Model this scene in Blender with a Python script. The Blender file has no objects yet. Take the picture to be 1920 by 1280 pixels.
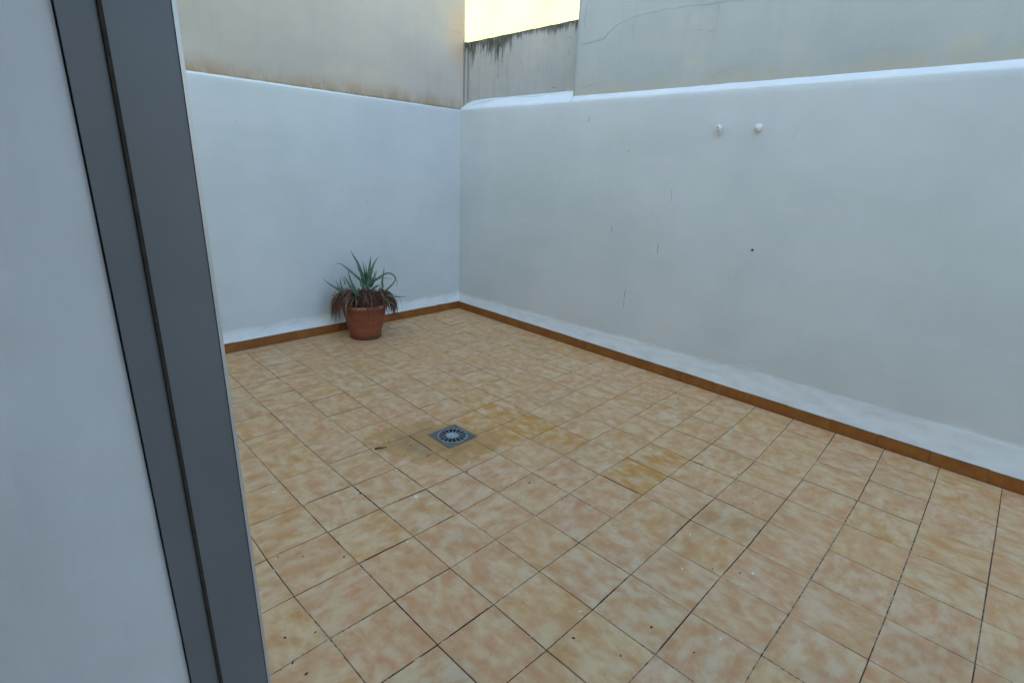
import bpy, bmesh, math, random
import numpy as np
from mathutils import Vector, Matrix, noise

random.seed(7)
sc = bpy.context.scene
C = sc.collection
T = 0.25                                   # one floor tile, metres
R_ = math.radians

# ------------------------------------------------------------------ camera
cam_d = bpy.data.cameras.new("camera")
cam = bpy.data.objects.new("camera", cam_d)
C.objects.link(cam)
cam_d.sensor_fit = 'HORIZONTAL'
cam_d.sensor_width = 36.0
cam_d.lens = 36.0 * 981.5 / 1920.0
cam_d.clip_start = 0.02
cam_d.clip_end = 3000
right = Vector((0.70876347, 0.70434531, 0.03939576))
down = Vector((0.24703699, -0.19550224, -0.94907934))
fwd = Vector((-0.66077763, 0.68240498, -0.31256419))
cm = Matrix((right, -down, -fwd)).transposed().to_4x4()
cm.translation = Vector((1.55101917, -2.29708127, 1.48451569))
cam.matrix_world = cm
sc.camera = cam

# ------------------------------------------------------------------ light
SUN_EL = 26.0
to_sun = Vector((0.30, -0.95, 0))
to_sun.normalize()
to_sun = Vector((to_sun.x * math.cos(R_(SUN_EL)), to_sun.y * math.cos(R_(SUN_EL)), math.sin(R_(SUN_EL))))
w = bpy.data.worlds.new("World")
sc.world = w
w.use_nodes = True
nt = w.node_tree
bg = nt.nodes['Background']
sky = nt.nodes.new('ShaderNodeTexSky')
sky.sky_type = 'NISHITA'
sky.sun_disc = False
sky.sun_elevation = R_(SUN_EL)
sky.sun_rotation = math.atan2(to_sun.x, to_sun.y)
sky.air_density = 1.0
sky.dust_density = 1.0
sky.ozone_density = 1.0
bg.inputs['Strength'].default_value = 0.15
nt.links.new(sky.outputs[0], bg.inputs[0])
sd = bpy.data.lights.new("sun", 'SUN')
sd.energy = 2.2
sd.angle = R_(0.53)
sd.color = (1.0, 0.94, 0.82)
so = bpy.data.objects.new("sun", sd)
C.objects.link(so)
so.rotation_euler = to_sun.to_track_quat('Z', 'Y').to_euler()

sc.view_settings.view_transform = 'Standard'
sc.view_settings.look = 'None'
sc.view_settings.gamma = 1
sc.view_settings.use_curve_mapping = False
sc.view_settings.exposure = 1.91
sc.render.engine = 'CYCLES'
sc.cycles.max_bounces = 10
sc.cycles.diffuse_bounces = 6


# ------------------------------------------------------------------ helpers
def tag(o, label=None, cat=None, group=None, kind=None):
    if label: o['label'] = label
    if cat: o['category'] = cat
    if group: o['group'] = group
    if kind: o['kind'] = kind
    return o


def link(o, parent=None):
    C.objects.link(o)
    if parent is not None:
        o.parent = parent
    return o


def empty(name, loc, rz=0.0):
    o = bpy.data.objects.new(name, None)
    o.empty_display_size = 0.1
    o.location = loc
    o.rotation_euler = (0, 0, rz)
    return link(o)


def mesh(name, verts, faces, mat, parent=None, smooth=False, loc=None, rz=None):
    me = bpy.data.meshes.new(name)
    me.from_pydata([tuple(v) for v in verts], [], faces)
    me.validate()
    if mat: me.materials.append(mat)
    bm = bmesh.new()
    bm.from_mesh(me)
    bmesh.ops.recalc_face_normals(bm, faces=bm.faces)
    bm.to_mesh(me)
    bm.free()
    if smooth:
        for p in me.polygons: p.use_smooth = True
    o = bpy.data.objects.new(name, me)
    if loc: o.location = loc
    if rz is not None: o.rotation_euler = (0, 0, rz)
    return link(o, parent)


class MB:
    def __init__(s): s.v = []; s.f = []

    def box(s, x0, x1, y0, y1, z0, z1):
        n = len(s.v)
        s.v += [(x0, y0, z0), (x1, y0, z0), (x1, y1, z0), (x0, y1, z0), (x0, y0, z1), (x1, y0, z1), (x1, y1, z1), (x0, y1, z1)]
        s.f += [tuple(n + i for i in q) for q in ((0, 3, 2, 1), (4, 5, 6, 7), (0, 1, 5, 4), (1, 2, 6, 5), (2, 3, 7, 6), (3, 0, 4, 7))]

    def add(s, v, f):
        n = len(s.v)
        s.v += list(v)
        s.f += [tuple(n + i for i in q) for q in f]


def slab(xs, zs, off, thick, ytop=None):
    """closed panel: front is a relief grid at y = -off(x, z), back a flat face at y = thick"""
    nx, nz = len(xs), len(zs)
    V, F = [], []
    for z in zs:
        for x in xs:
            V.append((x, -off(x, z), z))
    for j in range(nz - 1):
        for i in range(nx - 1):
            a = j * nx + i
            F.append((a, a + 1, a + 1 + nx, a + nx))
    border = [i for i in range(nx)] + [j * nx + nx - 1 for j in range(1, nz)] + [(nz - 1) * nx + i for i in range(nx - 2, -1, -1)] + [j * nx for j in range(nz - 2, 0, -1)]
    b0 = len(V)
    for k in border:
        V.append((V[k][0], thick, V[k][2]))
    n = len(border)
    for k in range(n):
        k2 = (k + 1) % n
        F.append((border[k], b0 + k, b0 + k2, border[k2]))
    F.append(tuple(b0 + k for k in range(n)))
    return V, F


def frange(a, b, step):
    n = max(1, int(math.ceil((b - a) / step)))
    return [a + (b - a) * i / n for i in range(n + 1)]


def nz3(x, y, z, s=1.0, o=0.0):
    return noise.noise(Vector((x * s + o, y * s + 3.1 * o, z * s - o)))


# ------------------------------------------------------------------ materials
class NT:
    def __init__(s, name, rough=0.8):
        s.m = bpy.data.materials.new(name)
        s.m.use_nodes = True
        s.t = s.m.node_tree
        s.b = s.t.nodes['Principled BSDF']
        s.b.inputs['Roughness'].default_value = rough
        s.tc = s.t.nodes.new('ShaderNodeTexCoord')

    def n(s, typ, **kw):
        nd = s.t.nodes.new(typ)
        for k, v in kw.items(): setattr(nd, k, v)
        return nd

    def l(s, a, b): s.t.links.new(a, b)

    def val(s, x, inp):
        if isinstance(x, (int, float)): inp.default_value = x
        elif isinstance(x, (tuple, list)): inp.default_value = tuple(x) if len(inp.default_value) == len(x) else tuple(x) + (1,)
        else: s.l(x, inp)

    def math(s, op, a, b=0.0, c=None, clamp=False):
        nd = s.n('ShaderNodeMath', operation=op)
        nd.use_clamp = clamp
        s.val(a, nd.inputs[0]); s.val(b, nd.inputs[1])
        if c is not None: s.val(c, nd.inputs[2])
        return nd.outputs[0]

    def noise(s, vec, scale, detail=3.0, rough=0.55, dist=0.0):
        nd = s.n('ShaderNodeTexNoise')
        nd.inputs['Scale'].default_value = scale
        nd.inputs['Detail'].default_value = detail
        nd.inputs['Roughness'].default_value = rough
        nd.inputs['Distortion'].default_value = dist
        s.l(vec, nd.inputs['Vector'])
        return nd.outputs[0]

    def map(s, vec, scale=(1, 1, 1), loc=(0, 0, 0), rot=(0, 0, 0)):
        nd = s.n('ShaderNodeMapping')
        nd.inputs['Scale'].default_value = scale
        nd.inputs['Location'].default_value = loc
        nd.inputs['Rotation'].default_value = rot
        s.l(vec, nd.inputs['Vector'])
        return nd.outputs[0]

    def ss(s, x, a, b):
        nd = s.n('ShaderNodeMapRange', interpolation_type='SMOOTHSTEP')
        s.l(x, nd.inputs['Value']) if not isinstance(x, (int, float)) else None
        s.val(a, nd.inputs['From Min']); s.val(b, nd.inputs['From Max'])
        return nd.outputs[0]

    def mix(s, f, a, b, mode='MIX'):
        nd = s.n('ShaderNodeMix', data_type='RGBA', blend_type=mode)
        s.val(f, nd.inputs[0])
        for x, i in ((a, 6), (b, 7)):
            if isinstance(x, (tuple, list)): nd.inputs[i].default_value = tuple(x)[:3] + (1,)
            else: s.l(x, nd.inputs[i])
        return nd.outputs[2]

    def sep(s, vec):
        nd = s.n('ShaderNodeSeparateXYZ')
        s.l(vec, nd.inputs[0])
        return nd.outputs

    def comb(s, x, y, z):
        nd = s.n('ShaderNodeCombineXYZ')
        for v, i in zip((x, y, z), range(3)): s.val(v, nd.inputs[i])
        return nd.outputs[0]

    def vadd(s, a, b, op='ADD'):
        nd = s.n('ShaderNodeVectorMath', operation=op)
        s.val(a, nd.inputs[0]); s.val(b, nd.inputs[1])
        return nd.outputs[0]

    def color(s, c): s.val(c, s.b.inputs['Base Color'])

    def bump(s, h, strength=0.3, dist=0.002):
        nd = s.n('ShaderNodeBump')
        nd.inputs['Strength'].default_value = strength
        nd.inputs['Distance'].default_value = dist
        s.l(h, nd.inputs['Height'])
        s.l(nd.outputs[0], s.b.inputs['Normal'])


def simple(name, col, col2=None, rough=0.7, scale=20, metal=0.0, bump=0.2, bdist=0.001):
    n = NT(name, rough)
    o = n.tc.outputs['Object']
    a = n.noise(o, scale, 4)
    n.color(n.mix(n.ss(a, 0.3, 0.7), col, col2 or tuple(c * 0.7 for c in col)))
    n.b.inputs['Metallic'].default_value = metal
    n.bump(n.noise(o, scale * 6, 3), bump, bdist)
    return n.m


# whitewashed wall
def mat_white():
    n = NT("white_wall_paint", 0.85)
    o = n.tc.outputs['Object']
    base = n.mix(n.ss(n.noise(o, 1.3, 4, 0.6), 0.3, 0.7), (0.575, 0.64, 0.665), (0.65, 0.71, 0.74))
    base = n.mix(n.math('MULTIPLY', n.ss(n.noise(n.map(o, (1, 1, 5)), 1.1, 5, 0.65), 0.5, 0.75), 0.55), base, (0.68, 0.70, 0.77))
    base = n.mix(n.math('MULTIPLY', n.ss(n.noise(n.map(o, (9, 9, 0.8)), 1.2, 4, 0.6), 0.52, 0.75), 0.10), base, (0.60, 0.615, 0.615))
    # little scuffs
    sp = n.ss(n.noise(n.map(o, (34, 34, 9)), 1.0, 2, 0.5), 0.735, 0.76)
    base = n.mix(n.math('MULTIPLY', sp, 0.35), base, (0.40, 0.40, 0.38))
    # fresh band of paint along the floor
    z = n.sep(o)
    edge = n.math('ADD', 0.135, n.math('MULTIPLY', n.noise(n.map(o, (2.6, 2.6, 0)), 1.0, 5, 0.6), 0.10))
    edge = n.math('ADD', edge, n.math('MULTIPLY', n.math('MAXIMUM', z[0], 0.0), 0.016))
    f = n.ss(n.math('SUBTRACT', edge, z[2]), -0.008, 0.03)
    f2 = n.math('MULTIPLY', f, n.ss(n.noise(n.map(o, (5, 5, 14)), 1.3, 3, 0.5), 0.05, 0.65))
    base = n.mix(n.math('MULTIPLY', f2, 0.9), base, (0.80, 0.88, 0.93))
    n.color(base)
    fine = n.noise(o, 120, 4, 0.6)
    tro = n.noise(n.map(o, (6, 6, 12)), 1.6, 5, 0.65)
    h = n.math('ADD', n.math('MULTIPLY', fine, 0.35), n.math('MULTIPLY', tro, 0.5))
    n.bump(h, 0.55, 0.0035)
    return n.m


def mat_fillet():
    n = NT("white_mortar_paint", 0.8)
    o = n.tc.outputs['Object']
    n.color(n.mix(n.ss(n.noise(n.map(o, (4, 4, 14)), 2.0, 4), 0.3, 0.75), (0.76, 0.85, 0.89), (0.82, 0.90, 0.94)))
    n.bump(n.noise(o, 45, 4), 0.5, 0.003)
    return n.m


# upper concrete / cement render
def mat_concrete(name, c1, c2, brown, brown_h, orange=False, mould=False, warm=(0.66, 0.58, 0.45)):
    n = NT(name, 0.9)
    o = n.tc.outputs['Object']
    x, y, z = n.sep(o)
    base = n.mix(n.ss(n.noise(o, 1.5, 5, 0.6), 0.32, 0.68), c1, c2)
    streak = n.noise(n.map(o, (22, 22, 0.9)), 1.0, 4, 0.65)
    base = n.mix(n.math('MULTIPLY', n.ss(streak, 0.5, 0.78), 0.38 if mould else 0.16), base, tuple(c * 0.70 for c in c1))
    base = n.mix(n.math('MULTIPLY', n.ss(n.noise(n.map(o, (1.3, 1.3, 2.4), (3, 1, 7)), 1.4, 5, 0.6), 0.50, 0.72), 0.45), base, warm)
    # damp brown band right above the ledge
    hh = n.math('ADD', 2.03, n.math('MULTIPLY', n.noise(n.map(o, (3.2, 3.2, 0)), 1.0, 4, 0.6), brown_h))
    f = n.ss(n.math('SUBTRACT', hh, z), -0.05, brown_h * 0.55)
    f = n.math('MULTIPLY', f, n.ss(n.noise(n.map(o, (6, 6, 3)), 2.0, 4, 0.6), 0.25, 0.6))
    base = n.mix(n.math('MULTIPLY', f, 0.85), base, brown)
    if orange:
        d = n.vadd(o, (0.02, 0, 2.66), 'SUBTRACT')
        d = n.map(d, (4.6, 0, 2.6))
        ln = n.n('ShaderNodeVectorMath', operation='LENGTH')
        n.l(d, ln.inputs[0])
        q = n.math('ADD', ln.outputs['Value'], n.math('MULTIPLY', n.math('SUBTRACT', n.noise(o, 7, 4, 0.6), 0.5), 0.9))
        of = n.math('SUBTRACT', 1.0, n.ss(q, 0.15, 1.0))
        base = n.mix(n.math('MULTIPLY', of, 0.62), base, (0.70, 0.42, 0.20))
        d2 = n.ss(n.math('ADD', x, n.math('MULTIPLY', n.noise(o, 4, 3), 0.25)), -0.35, 0.2)
        base = n.mix(n.math('MULTIPLY', n.math('MULTIPLY', d2, n.ss(z, 2.25, 2.6)), 0.35), base, (0.70, 0.57, 0.42))
    if mould:
        top = n.math('SUBTRACT', 2.6375, z)
        ln_ = n.math('MULTIPLY', n.ss(n.noise(n.map(o, (20, 20, 2.5)), 1.0, 6, 0.75), 0.34, 0.76), 0.25)
        big = n.math('ADD', 0.35, n.math('MULTIPLY', n.ss(n.noise(n.map(o, (3.0, 3.0, 0), (4, 0, 0)), 1.0, 2), 0.35, 0.65), 0.9))
        # more of it near the left end
        lft = n.math('ADD', 0.38, n.math('MULTIPLY', n.math('SUBTRACT', 1.0, n.ss(x, 0.35, 0.80)), 1.15))
        ln_ = n.math('MULTIPLY', ln_, n.math('MULTIPLY', big, lft))
        ln_ = n.math('ADD', ln_, 0.030)
        mf = n.math('SUBTRACT', 1.0, n.ss(n.math('DIVIDE', top, ln_), 0.35, 1.35))
        mf = n.math('MULTIPLY', mf, n.ss(n.noise(n.map(o, (60, 60, 8)), 1.0, 3, 0.7), 0.18, 0.5))
        base = n.mix(n.math('MULTIPLY', mf, 0.93), base, n.mix(n.ss(n.noise(o, 14, 3), 0.4, 0.6), (0.035, 0.036, 0.024), (0.085, 0.080, 0.050)))
        # thin dark runs below
        run = n.ss(n.noise(n.map(o, (75, 75, 0.8)), 1.0, 3, 0.6), 0.60, 0.72)
        rl = n.math('SUBTRACT', 1.0, n.ss(top, 0.05, 0.42))
        base = n.mix(n.math('MULTIPLY', n.math('MULTIPLY', run, rl), 0.62), base, (0.12, 0.115, 0.10))
        base = n.mix(n.math('MULTIPLY', n.ss(n.noise(n.map(o, (110, 110, 1.2)), 1.0, 3, 0.6), 0.52, 0.68), 0.22), base, (0.25, 0.25, 0.23))
    n.color(base)
    h = n.math('ADD', n.math('MULTIPLY', n.noise(o, 90, 5, 0.65), 0.8), n.math('MULTIPLY', n.noise(n.map(o, (12, 12, 6)), 1.5, 4), 0.6))
    n.bump(h, 0.5, 0.003)
    return n.m


# floor tile
def mat_tile():
    n = NT("mottled_floor_tile", 0.42)
    o = n.tc.outputs['Object']
    at = n.n('ShaderNodeAttribute', attribute_name='tile_rand')
    rnd = at.outputs['Color']
    st = n.n('ShaderNodeAttribute', attribute_name='stain')
    uvn = n.n('ShaderNodeUVMap', uv_map='UVMap')
    uv = uvn.outputs[0]
    r, g, b = n.sep(rnd)
    off = n.vadd(rnd, (17.3, 23.1, 11.7), 'MULTIPLY')
    # every tile rotated by quarter turns through the random offset
    p = n.vadd(o, off)
    rotn = n.n('ShaderNodeVectorRotate', rotation_type='Z_AXIS')
    n.l(p, rotn.inputs['Vector'])
    n.l(n.math('MULTIPLY', n.math('SNAP', b, 0.25), 6.2832), rotn.inputs['Angle'])
    p = rotn.outputs[0]
    ps = n.map(p, (1.0, 1.45, 1.0))
    n1 = n.noise(ps, 11.0, 6, 0.58, 0.15)
    n2 = n.noise(n.map(ps, loc=(5, 9, 2)), 15.0, 6, 0.58, 0.15)
    n3 = n.noise(n.map(ps, loc=(15, 3, 7)), 6.0, 4, 0.55, 0.3)
    light = (0.71, 0.55, 0.32)
    col = n.mix(n.ss(n3, 0.38, 0.62), light, (0.71, 0.56, 0.36))
    col = n.mix(n.math('MULTIPLY', n.ss(n1, 0.33, 0.74), n.math('ADD', 0.72, n.math('MULTIPLY', r, 0.28))), col, (0.55, 0.240, 0.065))
    col = n.mix(n.math('MULTIPLY', n.ss(n2, 0.40, 0.72), n.math('ADD', 0.50, n.math('MULTIPLY', g, 0.45))), col, (0.60, 0.245, 0.105))
    # whole-tile shade
    pink = n.mix(n.math('MULTIPLY', g, 0.30), col, (0.70, 0.42, 0.24))
    col = n.mix(n.math('MULTIPLY', r, 0.25), pink, (0.71, 0.48, 0.20))
    # ochre stains
    stf = n.ss(n.math('ADD', n.math('MULTIPLY', st.outputs['Fac'], 0.76), n.math('MULTIPLY', n.math('SUBTRACT', n.noise(o, 8.0, 4, 0.6), 0.5), 1.5)), 0.20, 0.70)
    stf = n.math('MULTIPLY', stf, n.ss(n1, 0.22, 0.66))
    col = n.mix(n.math('MULTIPLY', stf, 0.76), col, (0.57, 0.265, 0.018))
    # dirty ring round the drain
    d = n.vadd(o, (-0.585, -0.680, 0), 'SUBTRACT')
    d = n.map(d, (1.0, 1.0, 0), rot=(0, 0, R_(-45)))
    d = n.map(d, (2.35, 3.8, 0))
    ln = n.n('ShaderNodeVectorMath', operation='LENGTH')
    n.l(d, ln.inputs[0])
    q = n.math('ADD', ln.outputs['Value'], n.math('MULTIPLY', n.math('SUBTRACT', n.noise(o, 9, 4, 0.6), 0.5), 1.3))
    ring = n.math('SUBTRACT', 1.0, n.ss(q, 0.82, 0.92))
    col = n.mix(n.math('MULTIPLY', ring, 0.55), col, n.mix(n.ss(n.noise(o, 8, 3), 0.4, 0.6), (0.50, 0.27, 0.060), (0.44, 0.245, 0.075)))
    damp = n.math('SUBTRACT', 1.0, n.ss(n.math('ADD', q, n.math('MULTIPLY', n.noise(o, 16, 3), 0.4)), 0.62, 0.86))
    col = n.mix(n.math('MULTIPLY', damp, 0.26), col, (0.20, 0.13, 0.07))
    gr = n.ss(n.noise(o, 150, 3, 0.7), 0.60, 0.70)
    near = n.math('SUBTRACT', 1.0, n.ss(q, 0.7, 1.3))
    col = n.mix(n.math('MULTIPLY', n.math('MULTIPLY', gr, near), 0.6), col, (0.07, 0.045, 0.025))
    # dirty grime of whole floor
    dirt = n.ss(n.noise(o, 1.7, 5, 0.6), 0.5, 0.75)
    col = n.mix(n.math('MULTIPLY', dirt, 0.16), col, (0.20, 0.16, 0.11))
    spk = n.ss(n.noise(o, 70, 2, 0.5), 0.735, 0.76)
    col = n.mix(n.math('MULTIPLY', spk, 0.5), col, (0.10, 0.07, 0.05))
    # worn edges
    ux, uy, _ = n.sep(uv)
    ex = n.math('MINIMUM', ux, n.math('SUBTRACT', 1.0, ux))
    ey = n.math('MINIMUM', uy, n.math('SUBTRACT', 1.0, uy))
    e = n.math('MINIMUM', ex, ey)
    chip = n.math('ADD', 0.004, n.math('MULTIPLY', n.ss(n.noise(o, 60, 3, 0.7), 0.56, 0.72), 0.016))
    ef = n.math('SUBTRACT', 1.0, n.ss(n.math('SUBTRACT', e, chip), -0.004, 0.004))
    ef = n.math('MULTIPLY', ef, n.ss(n.noise(o, 5.0, 3), 0.38, 0.6))
    col = n.mix(n.math('MULTIPLY', ef, 0.75), col, (0.10, 0.085, 0.065))
    n.color(col)
    ro = n.math('ADD', 0.36, n.math('MULTIPLY', n.noise(o, 3.0, 5, 0.6), 0.28))
    ro = n.math('ADD', ro, n.math('MULTIPLY', ef, 0.3))
    n.l(ro, n.b.inputs['Roughness'])
    n.b.inputs['Specular IOR Level'].default_value = 0.25
    n.bump(n.math('ADD', n.math('MULTIPLY', n.noise(o, 24, 3), 0.7), n.math('MULTIPLY', n.noise(o, 160, 3), 0.12)), 0.25, 0.0015)
    return n.m


def mat_grout():
    n = NT("cement_grout", 0.95)
    o = n.tc.outputs['Object']
    c = n.mix(n.ss(n.noise(o, 3.0, 4, 0.6), 0.42, 0.58), (0.020, 0.016, 0.012), (0.075, 0.058, 0.040))
    zone = n.ss(n.noise(o, 1.1, 3, 0.5), 0.42, 0.58)
    c = n.mix(n.math('MULTIPLY', zone, n.ss(n.noise(o, 55, 4, 0.75), 0.44, 0.52)), c, (0.36, 0.31, 0.23))
    c = n.mix(n.ss(n.noise(o, 22, 4, 0.6), 0.62, 0.68), c, (0.50, 0.47, 0.40))
    n.color(c)
    n.bump(n.noise(o, 200, 4), 0.8, 0.002)
    return n.m


def mat_skirting():
    n = NT("brown_skirting_tile", 0.40)
    o = n.tc.outputs['Object']
    at = n.n('ShaderNodeAttribute', attribute_name='tile_rand')
    r, g, b = n.sep(at.outputs['Color'])
    p = n.vadd(o, n.vadd(at.outputs['Color'], (9.0, 7.0, 5.0), 'MULTIPLY'))
    c = n.mix(n.ss(n.noise(p, 9, 5, 0.6), 0.35, 0.65), (0.245, 0.090, 0.020), (0.33, 0.135, 0.030))
    c = n.mix(n.math('MULTIPLY', r, 0.35), c, (0.27, 0.080, 0.018))
    c = n.mix(n.math('MULTIPLY', n.ss(n.noise(n.map(o, (60, 60, 4)), 1.0, 3), 0.5, 0.8), 0.25), c, (0.30, 0.17, 0.08))
    c = n.mix(n.math('MULTIPLY', n.ss(n.noise(o, 30, 5, 0.7), 0.60, 0.75), 0.3), c, (0.07, 0.04, 0.02))
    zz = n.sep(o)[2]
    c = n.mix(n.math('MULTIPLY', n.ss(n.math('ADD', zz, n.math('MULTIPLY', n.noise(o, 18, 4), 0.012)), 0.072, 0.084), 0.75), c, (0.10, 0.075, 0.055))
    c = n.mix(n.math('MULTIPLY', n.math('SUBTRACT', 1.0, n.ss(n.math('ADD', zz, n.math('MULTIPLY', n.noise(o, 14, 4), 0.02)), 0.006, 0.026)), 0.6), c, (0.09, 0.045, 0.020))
    n.color(c)
    n.b.inputs['Specular IOR Level'].default_value = 0.35
    n.bump(n.noise(o, 30, 4), 0.3, 0.0012)
    return n.m


def mat_pot():
    n = NT("terracotta_plastic", 0.55)
    o = n.tc.outputs['Object']
    x, y, z = n.sep(o)
    c = n.mix(n.ss(n.noise(n.map(o, (1, 1, 2.5)), 7, 5, 0.6), 0.35, 0.68), (0.29, 0.085, 0.040), (0.215, 0.062, 0.032))
    # lime and salt bloom
    lime = n.ss(n.noise(n.map(o, (1, 1, 1.6), (2.2, 0.4, 1.3)), 9, 5, 0.7, 0.8), 0.60, 0.74)
    c = n.mix(n.math('MULTIPLY', lime, 0.30), c, (0.50, 0.34, 0.24))
    gr = n.math('SUBTRACT', 1.0, n.ss(n.math('ADD', z, n.math('MULTIPLY', n.noise(o, 11, 3), 0.05)), 0.02, 0.13))
    c = n.mix(n.math('MULTIPLY', gr, 0.45), c, (0.15, 0.055, 0.030))
    n.color(c)
    n.bump(n.noise(o, 60, 4), 0.3, 0.001)
    return n.m


M = {}
M['white'] = mat_white()
M['fillet'] = mat_fillet()
M['conc_left'] = mat_concrete("aged_cement_render", (0.50, 0.475, 0.43), (0.57, 0.53, 0.465), (0.42, 0.30, 0.18), 0.17, orange=True)
M['conc_low'] = mat_concrete("stained_cement", (0.41, 0.43, 0.415), (0.52, 0.53, 0.505), (0.45, 0.40, 0.30), 0.14, mould=True)
M['conc_right'] = mat_concrete("pale_cement_render", (0.435, 0.49, 0.495), (0.50, 0.55, 0.545), (0.52, 0.49, 0.38), 0.22)
M['tile'] = mat_tile()
M['grout'] = mat_grout()
M['skirt'] = mat_skirting()
M['pot'] = mat_pot()
M['crack'] = simple("crack_shadow", (0.10, 0.10, 0.09), (0.18, 0.17, 0.15), 0.95, 60)
M['hair'] = simple("hairline_crack", (0.33, 0.33, 0.30), (0.47, 0.47, 0.44), 0.95, 40)
M['scuff'] = simple("grey_scuff", (0.22, 0.23, 0.23), (0.42, 0.42, 0.41), 0.9, 60)
M['ridge'] = simple("paint_ridge", (0.92, 0.92, 0.92), (0.86, 0.86, 0.86), 0.7, 60)
M['alu'] = simple("grey_lacquered_aluminium", (0.175, 0.185, 0.19), (0.15, 0.16, 0.165), 0.45, 4, 0.0, 0.1)
M['alu_edge'] = simple("pale_aluminium_edge", (0.62, 0.62, 0.60), (0.55, 0.55, 0.54), 0.35, 8, 0.3, 0.1)
M['facade'] = simple("cream_facade_plaster", (0.72, 0.66, 0.185), (0.50, 0.53, 0.225), 0.9, 0.9, 0, 0.4, 0.004)
M['house'] = simple("house_plaster", (0.80, 0.80, 0.79), (0.73, 0.73, 0.72), 0.9, 2, 0, 0.6, 0.004)
M['ground'] = simple("bare_ground", (0.24, 0.21, 0.16), (0.16, 0.15, 0.11), 0.95, 1.2, 0, 0.5, 0.01)
M['iron'] = simple("galvanised_plate", (0.115, 0.130, 0.125), (0.17, 0.180, 0.165), 0.55, 30, 0.35, 0.35)
M['grate'] = simple("galvanised_grate", (0.36, 0.38, 0.38), (0.22, 0.24, 0.24), 0.5, 40, 0.3, 0.3)
M['pit_shade'] = simple("black_pit_shade", (0.006, 0.006, 0.006), (0.01, 0.01, 0.01), 0.9, 20)
M['soil'] = simple("dry_soil", (0.035, 0.025, 0.018), (0.015, 0.012, 0.01), 0.95, 40, 0, 1.0, 0.01)
M['knob'] = simple("white_painted_knob", (0.80, 0.80, 0.80), (0.70, 0.70, 0.69), 0.6, 50)
M['rust'] = simple("rusty_steel", (0.08, 0.04, 0.025), (0.03, 0.02, 0.015), 0.8, 80)
M['flake'] = simple("white_paint_flake", (0.85, 0.84, 0.80), (0.75, 0.74, 0.68), 0.8, 80)
M['crumb'] = simple("dark_crumb", (0.03, 0.022, 0.015), (0.06, 0.04, 0.025), 0.9, 80)
M['litter'] = simple("brown_dry_leaf", (0.10, 0.045, 0.02), (0.05, 0.025, 0.012), 0.8, 60)


def mat_leaf(name, c1, c2, c3):
    n = NT(name, 0.5)
    o = n.tc.outputs['Object']
    at = n.n('ShaderNodeAttribute', attribute_name='leaf')
    r, g, b = n.sep(at.outputs['Color'])        # r: random, g: along the leaf
    c = n.mix(r, c1, c2)
    c = n.mix(n.math('MULTIPLY', n.ss(r, 0.9, 1.2), 0.8), c, tuple(min(1, 1.7 * q) for q in c2))
    c = n.mix(n.ss(g, 0.62, 1.0), c, c3)
    c = n.mix(n.math('MULTIPLY', n.ss(n.noise(o, 60, 3), 0.5, 0.75), 0.35), c, c3)
    n.color(c)
    n.bump(n.noise(o, 90, 3), 0.4, 0.001)
    return n.m


M['aloe'] = mat_leaf("aloe_green", (0.045, 0.135, 0.095), (0.085, 0.155, 0.065), (0.12, 0.095, 0.060))
M['dead'] = mat_leaf("dead_aloe_leaf", (0.110, 0.032, 0.018), (0.26, 0.155, 0.095), (0.065, 0.024, 0.015))

# ------------------------------------------------------------------ ground and floor
gd = mesh("ground", [(-900, -900, -0.06), (900, -900, -0.06), (900, 900, -0.06), (-900, 900, -0.06)], [(0, 1, 2, 3)], M['ground'])
tag(gd, kind='structure')

CORNER = Vector((-11.26 * T, 5.35 * T, 0))
RZ = math.atan2(-0.25, 13.2)

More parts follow.
